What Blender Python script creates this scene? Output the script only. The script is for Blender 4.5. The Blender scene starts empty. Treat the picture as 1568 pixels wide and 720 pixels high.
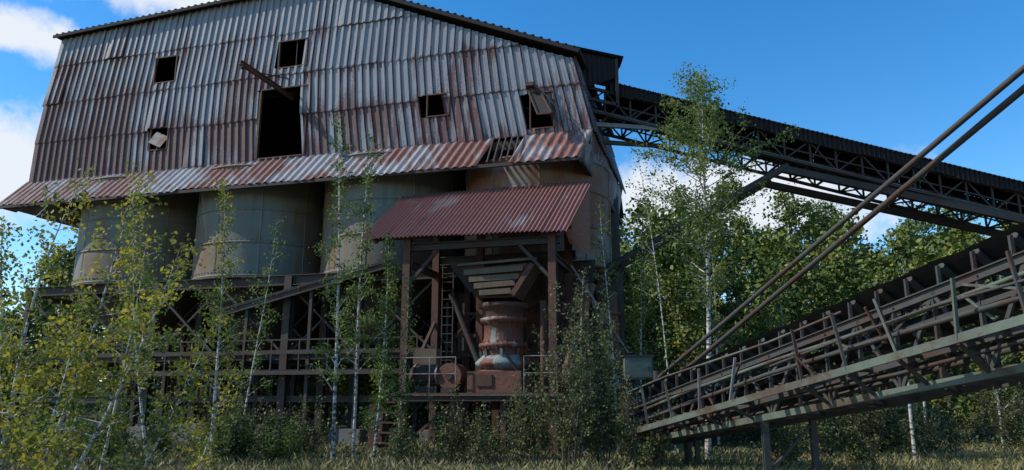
import bpy, math, random
import numpy as np
from mathutils import Vector, Matrix
random.seed(7); rng=np.random.default_rng(7)
V=Vector
scene=bpy.context.scene
scene.view_settings.view_transform='Standard'
scene.view_settings.look='None'
scene.view_settings.exposure=0
# ---------------------------------------------------------------- camera
cd=bpy.data.cameras.new('camera'); cam=bpy.data.objects.new('camera',cd); scene.collection.objects.link(cam)
cd.lens=26; cd.sensor_width=36; cd.clip_end=2000
cam.location=(0,0,1.6); cam.rotation_euler=(math.radians(102.5),0,0); scene.camera=cam
# ---------------------------------------------------------------- sun + sky
S=V((-.74,-.07,.66)).normalized()
sl=bpy.data.lights.new('sun','SUN'); sl.energy=4.4; sl.angle=math.radians(.5); sl.color=(1,.93,.82)
so=bpy.data.objects.new('sun',sl); scene.collection.objects.link(so); so.rotation_euler=S.to_track_quat('Z','Y').to_euler()
w=bpy.data.worlds.new('World'); scene.world=w; w.use_nodes=True
nt=w.node_tree; N=nt.nodes; Lk=nt.links; N.clear()
def nd(t,**k):
    n=N.new(t)
    for a,b in k.items(): setattr(n,a,b)
    return n
out=nd('ShaderNodeOutputWorld'); bg=nd('ShaderNodeBackground'); bg.inputs[1].default_value=.15
sky=nd('ShaderNodeTexSky',sky_type='NISHITA'); sky.sun_disc=False
sky.sun_elevation=math.asin(S.z); sky.sun_rotation=math.atan2(S.x,S.y); sky.air_density=1.0; sky.dust_density=.2; sky.ozone_density=2.5
hs=nd('ShaderNodeHueSaturation'); hs.inputs['Saturation'].default_value=1.38; hs.inputs['Value'].default_value=1.4
Lk.new(sky.outputs[0],hs.inputs['Color'])
tc=nd('ShaderNodeTexCoord')
nz=nd('ShaderNodeTexNoise'); nz.inputs['Scale'].default_value=7; nz.inputs['Detail'].default_value=6; nz.inputs['Roughness'].default_value=.6
Lk.new(tc.outputs['Generated'],nz.inputs['Vector'])
prev=None
for (c,sx,sz) in [((-.48,.906,.56),.24,.05),((-.64,.916,.475),.11,.03),((-.70,.957,.30),.13,.08),((.31,.963,.262),.19,.055),((-.2,.4,.9),.3,.1),((.9,.1,.3),.4,.08),((-.9,-.2,.3),.5,.1)]:
    c=V(c).normalized()
    sub=nd('ShaderNodeVectorMath',operation='SUBTRACT'); sub.inputs[1].default_value=c; Lk.new(tc.outputs['Generated'],sub.inputs[0])
    mu=nd('ShaderNodeVectorMath',operation='MULTIPLY'); mu.inputs[1].default_value=(1/sx,1/sx,1/sz); Lk.new(sub.outputs[0],mu.inputs[0])
    ln=nd('ShaderNodeVectorMath',operation='LENGTH'); Lk.new(mu.outputs[0],ln.inputs[0])
    m=nd('ShaderNodeMath',operation='SUBTRACT'); m.inputs[0].default_value=1; Lk.new(ln.outputs['Value'],m.inputs[1])
    if prev is None: prev=m.outputs[0]
    else:
        mx=nd('ShaderNodeMath',operation='MAXIMUM'); Lk.new(prev,mx.inputs[0]); Lk.new(m.outputs[0],mx.inputs[1]); prev=mx.outputs[0]
a1=nd('ShaderNodeMath',operation='MULTIPLY_ADD'); Lk.new(nz.outputs['Fac'],a1.inputs[0]); a1.inputs[1].default_value=3.0; a1.inputs[2].default_value=-1.4
a2=nd('ShaderNodeMath',operation='ADD'); Lk.new(a1.outputs[0],a2.inputs[0]); Lk.new(prev,a2.inputs[1])
mr=nd('ShaderNodeMapRange',interpolation_type='SMOOTHSTEP'); mr.inputs['From Min'].default_value=-.05; mr.inputs['From Max'].default_value=.6; Lk.new(a2.outputs[0],mr.inputs['Value'])
mr.inputs['To Max'].default_value=.95
mix=nd('ShaderNodeMix',data_type='RGBA'); Lk.new(mr.outputs[0],mix.inputs['Factor']); Lk.new(hs.outputs[0],mix.inputs['A']); mix.inputs['B'].default_value=(5.7,6.0,6.4,1)
Lk.new(mix.outputs['Result'],bg.inputs[0]); Lk.new(bg.outputs[0],out.inputs[0])

# ---------------------------------------------------------------- materials
def newmat(name):
    m=bpy.data.materials.new(name); m.use_nodes=True
    return m,m.node_tree.nodes,m.node_tree.links,m.node_tree.nodes['Principled BSDF']
def noise(n,l,vec,scale,detail=6,rough=.6,vs=None):
    mp=n.new('ShaderNodeMapping'); l.new(vec,mp.inputs['Vector'])
    if vs: mp.inputs['Scale'].default_value=vs
    t=n.new('ShaderNodeTexNoise'); t.inputs['Scale'].default_value=scale; t.inputs['Detail'].default_value=detail; t.inputs['Roughness'].default_value=rough
    l.new(mp.outputs[0],t.inputs['Vector']); return t.outputs['Fac']
def math_(n,l,op,a,b=None,c=None,clamp=False):
    m=n.new('ShaderNodeMath'); m.operation=op; m.use_clamp=clamp
    for i,x in enumerate((a,b,c)):
        if x is None: continue
        if isinstance(x,(int,float)): m.inputs[i].default_value=x
        else: l.new(x,m.inputs[i])
    return m.outputs[0]
def ramp(n,l,f,stops):
    r=n.new('ShaderNodeValToRGB'); l.new(f,r.inputs[0]); e=r.color_ramp.elements
    while len(e)<len(stops): e.new(.5)
    for k,(p,c) in zip(e,stops): k.position=p; k.color=(*c,1) if len(c)==3 else c
    return r.outputs[0]
def mixc(n,l,f,a,b):
    m=n.new('ShaderNodeMix'); m.data_type='RGBA'
    for s,x in (('Factor',f),('A',a),('B',b)):
        if isinstance(x,(int,float)): m.inputs[s].default_value=x
        elif isinstance(x,tuple): m.inputs[s].default_value=(*x,1)
        else: l.new(x,m.inputs[s])
    return m.outputs['Result']
def rusty(name,paint,amount=.5,rustA=(.10,.035,.02),rustB=(.2,.075,.03),streak=(3,3,.35),big=.35,rows=False,soft=.08,rough=.7,bump=.3,dark=.6):
    m,n,l,b=newmat(name)
    tc=n.new('ShaderNodeTexCoord').outputs['Object']
    s1=noise(n,l,tc,1.6,4,.65,streak); s2=noise(n,l,tc,big,2,.6); s3=noise(n,l,tc,14,3,.7)
    f=math_(n,l,'MULTIPLY_ADD',s2,1.1,math_(n,l,'MULTIPLY',s1,.9))
    f=math_(n,l,'MULTIPLY_ADD',s3,.35,f)
    f=math_(n,l,'ADD',f,-1.175+(amount-.5)*.9)
    if rows:
        sx=n.new('ShaderNodeSeparateXYZ'); l.new(tc,sx.inputs[0])
        fr=math_(n,l,'FRACT',math_(n,l,'DIVIDE',math_(n,l,'ADD',sx.outputs['Z'],-11.1),1.85))
        low=math_(n,l,'POWER',math_(n,l,'SUBTRACT',1.0,fr),5.0)
        top=math_(n,l,'POWER',fr,4.0)
        f=math_(n,l,'MULTIPLY_ADD',low,.10,f); f=math_(n,l,'MULTIPLY_ADD',top,.24,f)
        lx=math_(n,l,'MULTIPLY_ADD',sx.outputs['X'],-.013,-.155)
        lz=math_(n,l,'MULTIPLY_ADD',sx.outputs['Z'],-.06,.83)
        f=math_(n,l,'ADD',f,math_(n,l,'ADD',lx,lz))
        at=n.new('ShaderNodeAttribute'); at.attribute_name='rib'
        f=math_(n,l,'MULTIPLY_ADD',at.outputs['Fac'],.30,f)
    mr=n.new('ShaderNodeMapRange'); mr.interpolation_type='SMOOTHSTEP'; l.new(f,mr.inputs[0]); mr.inputs[1].default_value=-soft; mr.inputs[2].default_value=soft
    rc=mixc(n,l,ramp(n,l,s3,[(.35,(0,0,0)),(.65,(1,1,1))]),rustA,rustB)
    pc=mixc(n,l,ramp(n,l,s1,[(.3,(0,0,0)),(.7,(1,1,1))]),tuple(x*dark for x in paint),paint)
    col=mixc(n,l,mr.outputs[0],pc,rc)
    l.new(col,b.inputs['Base Color']); b.inputs['Roughness'].default_value=rough
    bp=n.new('ShaderNodeBump'); bp.inputs['Strength'].default_value=bump; bp.inputs['Distance'].default_value=.02
    l.new(s3,bp.inputs['Height']); l.new(bp.outputs[0],b.inputs['Normal'])
    return m
M={}
M['sheet']=rusty('weathered_sheet',(.285,.295,.315),.37,(.06,.021,.017),(.125,.044,.032),(5,5,.13),.3,rows=True,soft=.09,rough=.5,dark=.6)
M['skirt']=rusty('skirt_sheet',(.36,.36,.37),.49,(.12,.04,.028),(.22,.085,.055),(2.6,.8,.8),.35,soft=.12,rough=.55)
M['canopy']=rusty('canopy_sheet',(.42,.34,.30),.72,(.18,.07,.052),(.28,.12,.09),(4,.5,.5),.5,soft=.10,rough=.6)
M['silo']=rusty('silo_paint',(.19,.21,.185),.44,(.09,.055,.03),(.18,.105,.05),(2.6,2.6,.3),.35,soft=.2,dark=.55)
M['silor']=rusty('silo_rusty',(.22,.225,.20),.57,(.11,.045,.025),(.24,.105,.048),(2.2,2.2,.35),.4,soft=.16)
M['steel']=rusty('old_steel',(.055,.052,.047),.48,(.033,.02,.015),(.065,.034,.023),(2,2,2),.8,soft=.15,rough=.8)
M['csteel']=rusty('conveyor_steel',(.062,.064,.060),.42,(.035,.022,.017),(.07,.038,.026),(2,2,2),.8,soft=.15,rough=.8)
M['redsteel']=rusty('red_steel',(.10,.045,.03),.5,(.065,.025,.018),(.13,.052,.032),(2,2,1),.8,soft=.15,rough=.8)
M['green']=rusty('green_painted_steel',(.12,.15,.115),.45,(.05,.033,.024),(.085,.055,.035),(2,2,2),.9,soft=.12,rough=.7)
M['pale']=rusty('pale_steel',(.28,.275,.26),.42,(.1,.045,.025),(.16,.085,.05),(2,2,2),.8,soft=.15)
M['orange']=rusty('orange_rust',(.17,.07,.04),.5,(.075,.028,.02),(.19,.068,.035),(3,3,.8),.9,soft=.12,bump=.8)
M['machine']=rusty('machine_paint',(.27,.31,.30),.56,(.10,.034,.02),(.18,.062,.03),(3,3,.6),.9,soft=.06,bump=.8)
M['roof']=rusty('dark_roof',(.016,.015,.015),.5,(.012,.01,.01),(.022,.014,.012),(2,2,1),.6,soft=.2,rough=.9)
M['dark']=rusty('dark_sheet',(.03,.028,.026),.5,(.025,.015,.012),(.04,.022,.015),(2,2,.5),.6,soft=.2,rough=.9)  # near-black; behind and under the plant this colour stands in for shade
M['wood']=rusty('old_timber',(.16,.12,.085),.4,(.08,.05,.03),(.11,.065,.04),(5,5,.5),.8,soft=.2,rough=.9)
M['conc']=rusty('old_concrete',(.20,.19,.17),.42,(.07,.07,.055),(.12,.115,.09),(2,2,.6),.6,soft=.2,rough=.9)
M['belt']=rusty('rubber_belt',(.02,.02,.02),.3,(.03,.02,.015),(.05,.035,.025),(2,2,2),.8,soft=.2,rough=.75)
def leafmat(name,cols,trans=.35):
    m,n,l,b=newmat(name)
    at=n.new('ShaderNodeAttribute'); at.attribute_name='leafv'
    st=[(i/(len(cols)-1),c) for i,c in enumerate(cols)]
    col=ramp(n,l,at.outputs['Fac'],st)
    l.new(col,b.inputs['Base Color']); b.inputs['Roughness'].default_value=.6; b.inputs['Specular IOR Level'].default_value=.3
    if trans>0:
        tr=n.new('ShaderNodeBsdfTranslucent'); l.new(col,tr.inputs[0])
        mx=n.new('ShaderNodeMixShader'); mx.inputs[0].default_value=trans
        l.new(b.outputs[0],mx.inputs[1]); l.new(tr.outputs[0],mx.inputs[2]); l.new(mx.outputs[0],n['Material Output'].inputs[0])
    return m
M['leafY']=leafmat('leaf_yellowgreen',[(.06,.09,.018),(.14,.18,.03),(.24,.26,.04),(.44,.35,.03)],.5)
M['leafG']=leafmat('leaf_birch_green',[(.04,.07,.015),(.085,.145,.025),(.14,.20,.035),(.26,.26,.045)],.45)
M['leafD']=leafmat('leaf_shrub',[(.04,.055,.018),(.075,.10,.032),(.12,.14,.05),(.17,.155,.07)],.2)
M['leafF']=leafmat('leaf_forest',[(.04,.07,.012),(.075,.12,.02),(.14,.175,.028),(.27,.24,.035)],0)
M['grass']=leafmat('grass_blades',[(.10,.105,.035),(.16,.16,.055),(.23,.21,.085),(.30,.24,.13)],0)
def barkmat(name,a,bc,sc=5):
    m,n,l,b=newmat(name); tc=n.new('ShaderNodeTexCoord').outputs['Object']
    f=noise(n,l,tc,sc,3,.7,(1,1,2.2)); l.new(ramp(n,l,f,[(.42,bc),(.52,a)]),b.inputs['Base Color']); b.inputs['Roughness'].default_value=.85; return m
M['birch']=barkmat('birch_bark',(.50,.48,.43),(.07,.06,.05))
M['bark']=barkmat('dark_bark',(.10,.085,.065),(.04,.033,.025),3)
def groundmat(name,a,b2,c3):
    m,n,l,b=newmat(name); tc=n.new('ShaderNodeTexCoord').outputs['Object']
    f=noise(n,l,tc,.35,6,.65); g=noise(n,l,tc,6,5,.7)
    c=ramp(n,l,f,[(.35,a),(.5,b2),(.65,c3)]); c=mixc(n,l,ramp(n,l,g,[(.3,(0,0,0)),(.7,(.6,.6,.6))]),c,(.05,.05,.025))
    l.new(c,b.inputs['Base Color']); b.inputs['Roughness'].default_value=.95
    bp=n.new('ShaderNodeBump'); bp.inputs['Strength'].default_value=.6; bp.inputs['Distance'].default_value=.08; l.new(g,bp.inputs['Height']); l.new(bp.outputs[0],b.inputs['Normal'])
    return m
M['ground']=groundmat('meadow_soil',(.07,.075,.028),(.12,.11,.05),(.16,.135,.08))
M['hill']=groundmat('forest_floor',(.015,.02,.006),(.022,.03,.008),(.035,.035,.014))

# ---------------------------------------------------------------- mesh builder
class MB:
    def __init__(s): s.v=[]; s.f=[]; s.m=[]; s.mats=[]; s.rib=[]; s.sm=[]
    def mi(s,k):
        if k not in s.mats: s.mats.append(k)
        return s.mats.index(k)
    def add(s,vs,fs,mat,rib=0,sm=False):
        o=len(s.v); s.v+= [tuple(x) for x in vs]; i=s.mi(mat)
        for f in fs: s.f.append(tuple(o+q for q in f)); s.m.append(i); s.rib.append(rib); s.sm.append(sm)
    def box(s,c,d,mat,rot=None):
        vs=[V((x*d[0]/2,y*d[1]/2,z*d[2]/2)) for x in(-1,1) for y in(-1,1) for z in(-1,1)]
        if rot: vs=[rot@q for q in vs]
        vs=[q+V(c) for q in vs]
        s.add(vs,[(0,1,3,2),(4,6,7,5),(0,4,5,1),(2,3,7,6),(0,2,6,4),(1,5,7,3)],mat)
    def frame(s,p0,p1):
        a=(V(p1)-V(p0)); L=a.length; a.normalize(); up=V((0,0,1)) if abs(a.z)<.95 else V((0,1,0))
        x=a.cross(up).normalized(); y=x.cross(a).normalized(); return a,x,y,L
    def beam(s,p0,p1,w_,h,mat):
        a,x,y,L=s.frame(p0,p1); p0=V(p0); p1=V(p1); vs=[]
        for p in(p0,p1):
            for i,j in((-1,-1),(1,-1),(1,1),(-1,1)): vs.append(p+x*(w_/2*i)+y*(h/2*j))
        s.add(vs,[(3,2,1,0),(4,5,6,7),(0,1,5,4),(1,2,6,5),(2,3,7,6),(3,0,4,7)],mat)
    def ibeam(s,p0,p1,w_,h,mat,t=.03):
        a,x,y,L=s.frame(p0,p1); p0=V(p0);p1=V(p1)
        s.beam(p0+y*(h/2-t/2),p1+y*(h/2-t/2),w_,t,mat); s.beam(p0-y*(h/2-t/2),p1-y*(h/2-t/2),w_,t,mat); s.beam(p0,p1,t*.8,h-2*t-.002,mat)
    def tube(s,p0,p1,r0,mat,r1=None,n=10):
        r1=r0 if r1 is None else r1; a,x,y,L=s.frame(p0,p1); vs=[]
        for p,r in((V(p0),r0),(V(p1),r1)):
            for i in range(n):
                t=2*math.pi*i/n; vs.append(p+x*(r*math.cos(t))+y*(r*math.sin(t)))
        s.add(vs,[(i,(i+1)%n,n+(i+1)%n,n+i) for i in range(n)],mat,sm=True)
        s.add(vs[:n],[tuple(range(n))[::-1]],mat); s.add(vs[n:],[tuple(range(n))],mat)
    def lathe(s,c,prof,mat,n=40,a0=0,a1=2*math.pi):
        vs=[];full=abs(a1-a0-2*math.pi)<1e-4; k=n if full else n+1
        for r,z in prof:
            for i in range(k):
                t=a0+(a1-a0)*i/n; vs.append((c[0]+r*math.cos(t),c[1]+r*math.sin(t),c[2]+z))
        fs=[]
        for j in range(len(prof)-1):
            for i in range(n):
                i2=(i+1)%k; fs.append((j*k+i,j*k+i2,(j+1)*k+i2,(j+1)*k+i))
        s.add(vs,fs,mat,sm=True)
    def corr(s,A,B,C,D,mat,pitch=.13,amp=.03,seg=4,sheet=.9,rag=.05,rows=1,holes=()):
        A,B,C,D=map(V,(A,B,C,D)); nrm=(B-A).cross(D-A).normalized()
        if nrm.z<0: nrm=-nrm
        L=(B-A).length; n=int(L/pitch*seg)
        r=random.Random(int(L*100))
        for row in range(rows):
            sh={}
            for i in range(n):
                u0=i/n;u1=(i+1)/n; k=int((u0+.5/n)*L/sheet)
                if k not in sh: sh[k]=(r.uniform(-rag,rag),r.uniform(0,.015),r.uniform(-.012,.012))
                e,oo,tl=sh[k]
                v0=row/rows; v1=(row+1)/rows+.02+ (e/(D-A).length if row==rows-1 else 0)
                if any(h[0]<u0<h[1] for h in holes): continue
                q=[]
                for (u,vv,lift) in((u0,v0,0),(u1,v0,0),(u1,v1,.02),(u0,v1,.02)):
                    q.append(A.lerp(B,u).lerp(D.lerp(C,u),vv)+nrm*(amp*math.cos(2*math.pi*u*L/pitch)+oo+lift+tl*vv))
                s.add(q,[(0,1,2,3)],mat)
    def obj(s,name,parent=None):
        me=bpy.data.meshes.new(name); me.from_pydata(s.v,[],s.f)
        for k in s.mats: me.materials.append(M[k])
        me.polygons.foreach_set('material_index',s.m); me.polygons.foreach_set('use_smooth',s.sm)
        at=me.attributes.new('rib','FLOAT','FACE'); at.data.foreach_set('value',[float(x) for x in s.rib])
        me.update(); o=bpy.data.objects.new(name,me); scene.collection.objects.link(o)
        if parent: o.parent=parent
        return o
def empty(name,loc=(0,0,0),rz=0):
    e=bpy.data.objects.new(name,None); scene.collection.objects.link(e); e.location=loc; e.rotation_euler=(0,0,rz); e.empty_display_size=.5; return e

# ================================================================ BUILDING
ang=math.atan2(-.81,2.957)
bld=empty('quarry_processing_plant',(2.525,25.31,0),ang)
DEP=9.0
def xl(z): return -25.1+ max(0,(z-13.6))*.7/4.4
def xr(z): return .4-(z-11.1)*.7/3.1
def ztop(x):
    return min(18.0+(x+24.5)*.048, 14.2+(-.3-x)*.42)
wins=[(-18.9,-17.8,15.1,16.3),(-12.7,-11.4,15.05,16.25),(-13.4,-11.25,11.15,14.15),(-6.0,-5.1,12.2,13.1),(-1.9,-1.0,11.3,12.7),(-18.75,-17.85,12.0,13.0)]
mb=MB(); ROW=1.85; z0=11.1
prof=[(0,0),(.17,0),(.20,.06),(.30,.06),(.34,0)]
per=.34
def wallsheet(mb,width,P,top,wins=(),mat='sheet'):
    n=int(width/per)+1
    for i in range(n):
        rs=random.Random(i*7+1).uniform(-.35,.35)
        for k in range(4):
            x0=i*per+prof[k][0]; x1=i*per+prof[k+1][0]
            if x1>width: continue
            xm=(x0+x1)/2
            tz=[top(x0),top(x1)]
            row=0
            while z0+row*ROW<max(tz):
                a=z0+row*ROW; b=a+ROW
                cuts=[a,b]
                for wn in wins:
                    if wn[0]<xm<wn[1]:
                        for q in wn[2:4]:
                            if a<q<b: cuts.append(q)
                cuts.sort()
                sheet=(i//3)*97+row*13; rr=random.Random(sheet)
                jo=rr.uniform(0,.012); tl=rr.uniform(-.01,.014); jb=rr.uniform(-.03,.02); sr=rr.uniform(-.25,.25)
                if rr.random()<.06: tl+=.05
                for c0,c1 in zip(cuts,cuts[1:]):
                    cm=(c0+c1)/2
                    if any(wn[0]<xm<wn[1] and wn[2]<cm<wn[3] for wn in wins): continue
                    q=[]
                    for x,zz,pf,tt in((x0,c0,prof[k][1],tz[0]),(x1,c0,prof[k+1][1],tz[1]),(x1,c1,prof[k+1][1],tz[1]),(x0,c1,prof[k][1],tz[0])):
                        z_=min(zz,tt); lap=(b-z_)/ROW
                        if zz==a: z_+=jb-.05
                        q.append(P(x,z_,pf+jo+lap*(.03+tl)))
                    if abs(q[0].z-q[3].z)<.01 and abs(q[1].z-q[2].z)<.01: continue
                    mb.add(q,[(0,1,2,3)],mat,rib=[0,1,.05,.75][k]+sr+rs)
                row+=1
Wd=25.5
def Pf(x,z,o):
    u=x/Wd; e=xr(z) if z<14.3 else xr(14.3); return V((xl(z)+(e-xl(z))*u,-o,z))
wallsheet(mb,Wd,Pf,lambda x:ztop(-25.1+x),[(a+25.1,b+25.1,c,d) for a,b,c,d in wins])
mb.obj('front_wall',bld)
mb=MB()
wallsheet(mb,DEP,lambda x,z,o:V((xr(z)+o,x,z)),lambda x:14.2)
wallsheet(mb,DEP,lambda x,z,o:V((xl(z)-o,x,z)),lambda x:18.0)
mb.obj('end_walls',bld)
mb=MB()
yb=DEP
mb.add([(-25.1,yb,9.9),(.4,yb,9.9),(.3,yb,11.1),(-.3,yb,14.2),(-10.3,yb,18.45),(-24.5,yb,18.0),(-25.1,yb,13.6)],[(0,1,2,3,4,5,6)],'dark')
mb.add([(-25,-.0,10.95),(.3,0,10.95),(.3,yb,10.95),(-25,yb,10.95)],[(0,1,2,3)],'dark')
mb.obj('rear_wall_and_deck',bld)
mb=MB()
pts=[(-24.6,18.0),(-10.7,18.66),(.0,14.07)]
for (xa,za),(xb,zb) in zip(pts,pts[1:]):
    d=V((xb-xa,0,zb-za)).normalized(); nn=V((-d.z,0,d.x))
    a=V((xa,-.28,za)); b=V((xb,-.28,zb)); h=nn*.03; t=nn*.11
    vs=[a+h,b+h,b+t,a+t]; vs2=[q+V((0,DEP+.6,0)) for q in vs]
    mb.add(vs+vs2,[(0,1,2,3),(7,6,5,4),(0,4,5,1),(3,2,6,7),(0,3,7,4),(1,5,6,2)],'roof')
    mb.beam(a+V((0,-.03,0)),b+V((0,-.03,0)),.05,.14,'roof')
    L=(b-a).length
    for i in range(int(L/.34)):
        p=a.lerp(b,(i+.5)*.34/L)+nn*.13; mb.beam(p+V((0,-.02,0)),p+V((0,DEP+.6,0)),.12,.035,'roof')
mb.obj('roof',bld)
mb=MB()
for (a,b,c,d) in wins:
    y=-.05
    mb.beam((a,y,c),(a,y,d),.05,.1,'redsteel'); mb.beam((b,y,c),(b,y,d),.05,.1,'redsteel')
    mb.beam((a,y,d),(b,y,d),.1,.05,'redsteel'); mb.beam((a,y,c),(b,y,c),.1,.05,'redsteel')
mb.beam((-11.9,-.02,15.1),(-11.9,-.02,16.2),.03,.03,'steel')
mb.box((-18.3,-.1,12.45),(.7,.02,.6),'pale',Matrix.Rotation(.45,3,'Y')@Matrix.Rotation(-.3,3,'X'))
mb.obj('window_frames',bld)
mb=MB()
mb.ibeam((-12.3,.6,13.95),(-13.2,-1.9,14.55),.14,.2,'redsteel'); mb.box((-13.15,-1.8,14.4),(.14,.16,.16),'steel')
mb.beam((-12.0,.3,14.6),(-12.9,-1.1,14.42),.04,.04,'steel')
mb.box((-13.42,-.09,12.6),(.09,.06,2.9),'redsteel')
mb.add([(-1.95,-.12,12.75),(-1.5,-.12,12.7),(-.95,-.9,11.5),(-1.4,-.9,11.5)],[(0,1,2,3)],'dark')
mb.beam((-1.95,-.14,12.8),(-1.4,-.95,11.5),.06,.06,'steel'); mb.beam((-1.5,-.14,12.75),(-.9,-.95,11.5),.06,.06,'steel'); mb.beam((-1.4,-.95,11.5),(-.9,-.95,11.5),.06,.06,'redsteel')
mb.box((-1.85,-.25,12.95),(.3,.3,.14),'redsteel'); mb.tube((-1.6,-.3,12.9),(.2,-.7,10.6),.02,'steel',n=5)
mb.obj('hoist_beam_and_flap',bld)
# skirt
mb=MB()
A=V((-25.15,-.02,11.12));Bq=V((.42,-.02,11.12));C=V((.05,-.95,9.8));D=V((-25.6,-.95,9.8))
hole=((-3.3+25.15)/25.57,(-2.1+25.15)/25.57)
mb.corr(A,Bq,C,D,'skirt',pitch=.34,amp=.035,seg=6,sheet=1.02,rag=.08,holes=(hole,))
mb.corr((-25.15,-.02,11.12),(-25.15,DEP,11.12),(-25.6,DEP,9.8),(-25.6,-.95,9.8),'skirt',pitch=.34,amp=.03)
mb.corr((.42,-.02,11.15),(.42,DEP-.5,11.15),(.22,DEP-.5,9.75),(.06,-.95,9.75),'sheet',pitch=.34,amp=.035)
for i in range(6): mb.beam((-3.3+i*.24,-.1,11.05),(-3.3+i*.24,-.95,9.85),.05,.05,'steel')
mb.beam((-25.5,-.9,9.74),(0,-.9,9.74),.12,.12,'steel'); mb.beam((-25.1,0,10.75),(.3,0,10.75),.2,.34,'steel')
for i in range(18): mb.beam((-25+i*1.46,-.83,9.72),(-25+i*1.46,.1,10.85),.07,.1,'steel')
for x in (-24.5,-17.5,-11.4,-5.4,.1): mb.ibeam((x,-.05,10.6),(x,DEP,10.6),.2,.35,'steel')
mb.beam((0.1,-.9,9.7),(.25,DEP,9.7),.12,.16,'steel')
mb.obj('skirt_roof',bld)
# silos
cs=[-20.5,-14.4,-8.4,-2.25]; r=2.85; yc=2.5
for i,x in enumerate(cs):
    mb=MB(); mt='silor' if i==3 else 'silo'; zt=10.25 if i==3 else 10.9
    mb.lathe((x,yc,0),[(.45,3.2),(.5,3.6),(r,6.35)],'silor' if i==3 else 'steel',48)
    mb.lathe((x,yc,0),[(r,6.35),(r,zt)],mt,64)
    mb.lathe((x,yc,0),[(r,zt),(r*.5,zt+.25),(.05,zt+.3)],mt,64)
    for z in (6.35,7.7,9.05,zt-.04): mb.lathe((x,yc,0),[(r,z-.04),(r+.035,z-.035),(r+.035,z+.035),(r,z+.04)],mt,64)
    mb.lathe((x,yc,0),[(r,6.21),(r+.12,6.22),(r+.12,6.29),(r,6.295)],'steel',64)
    for k in range(10):
        t=2*math.pi*(k+.3*i)/10; cx,sn=math.cos(t),math.sin(t)
        mb.beam((x+(r+.006)*cx,yc+(r+.006)*sn,6.4),(x+(r+.006)*cx,yc+(r+.006)*sn,zt),.05,.02,mt)
    for z in (6.5,zt-.15,7.78):
        for k in range(90):
            t=2*math.pi*k/90
            if math.sin(t)>.3: continue
            mb.box((x+(r+.01)*math.cos(t),yc+(r+.01)*math.sin(t),z),(.04,.04,.04),mt)
    o=mb.obj('silo_bin',bld)
mb=MB()
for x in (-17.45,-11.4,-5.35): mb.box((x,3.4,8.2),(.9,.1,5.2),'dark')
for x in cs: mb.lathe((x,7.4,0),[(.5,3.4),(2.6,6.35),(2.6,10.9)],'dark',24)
mb.obj('inner_bins',bld)
# support frame
mb=MB()
cols=[-23.9,-20.5,-17.45,-14.4,-11.4,-8.4,-5.35,-2.3,.2]
for y in (-.2,2.6,5.4,8.4):
    for x in cols:
        if y==-.2 and x in(-20.5,-14.4): continue
        big=.3 if x in(-17.45,-11.4,-5.35) else .2
        mb.ibeam((x,y,0),(x,y,6.2),big,big,'steel')
    mb.ibeam((-24.2,y,6.05),(.4,y,6.05),.25,.4,'steel')
    for z in (3.15,1.6): mb.ibeam((-24.2,y+.02,z),(.4,y+.02,z),.16,.22,'steel')
    for a,b in zip(cols,cols[1:]):
        if random.random()<.75:
            mb.beam((a,y+.12,3.2),(b,y+.12,6.0),.08,.08,'steel')
        if random.random()<.7: mb.beam((b,y-.1,3.2),(a,y-.1,5.9),.08,.08,'steel')
        if y>0 and random.random()<.6: mb.beam((a,y+.1,.1),(b,y+.1,3.),.07,.07,'steel')
for x in cols: 
    for z in (3.0,5.85): mb.beam((x,-.3,z),(x,8.4,z),.14,.2,'steel')
for z,y in ((3.3,-.9),(2.55,-.9)):
    mb.beam((-20,y,z-.02),(-5.6,y,z-.02),.06,.14,'steel')
mb.box((-12.8,-.55,2.62),(14.4,.7,.05),'dark')
for i in range(13): mb.beam((-19.6+i*1.15,-.9,2.6),(-19.6+i*1.15,-.9,3.7),.05,.05,'steel')
mb.beam((-20,-.9,3.72),(-5.6,-.9,3.72),.05,.05,'steel')
for y in (-.7,.1):
    mb.ibeam((-14.2,y,4.75),(-7.2,y,6.35),.12,.25,'steel')
mb.beam((-14.2,-.3,4.95),(-7.2,-.3,6.55),.7,.04,'belt')
for i in range(9):
    t=i/8; mb.tube((-14.2+7*t,-.75,4.85+1.6*t),(-14.2+7*t,.15,4.85+1.6*t),.06,'steel')
for x in(-12.9,-10.2): mb.beam((x,-.6,0),(x,-.6,5.1 if x<-11 else 5.7),.12,.12,'steel')
for x in cs[:3]:
    mb.lathe((x,yc,0),[(.35,2.2),(.35,3.2)],'steel',16); mb.box((x,yc,3.1),(1.1,1.1,.3),'steel')
for t in (200,250,290,340):
    t=math.radians(t); mb.ibeam((-2.25+2.7*math.cos(t),2.5+2.7*math.sin(t),0),(-2.25+2.7*math.cos(t),2.5+2.7*math.sin(t),6.2),.24,.24,'redsteel')
mb.obj('steel_support_frame',bld)
mb=MB()
for (a,b,zz0,zz1) in((-24,-15.6,0,3.4),(-11.2,-5.5,.0,6),(-5.2,.3,0,3.2),(-5.2,.3,3.3,6)):  # dark panels added at the back to deepen the shade under the plant
    mb.corr((a,8.6,zz1),(b,8.6,zz1),(b,8.6,zz0),(a,8.6,zz0),'dark',pitch=.3,amp=.03)
mb.corr((-4.9,4.3,5.3),(-3.1,4.1,5.3),(-2.9,3.4,4.6),(-5.1,3.6,4.6),'pale',pitch=.3,amp=.05)
mb.obj('added_rear_panels',bld)
mb=MB()
for x in cols:
    mb.box((x,-.2,.2),(.8,.8,.7),'conc')
mb.box((-13.2,-.9,.28),(4.6,.6,.85),'conc'); mb.box((-8.2,.6,.2),(3,.6,.7),'conc'); mb.box((-21,.4,.25),(4,.5,.8),'conc')
mb.obj('concrete_plinths',bld)
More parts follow.
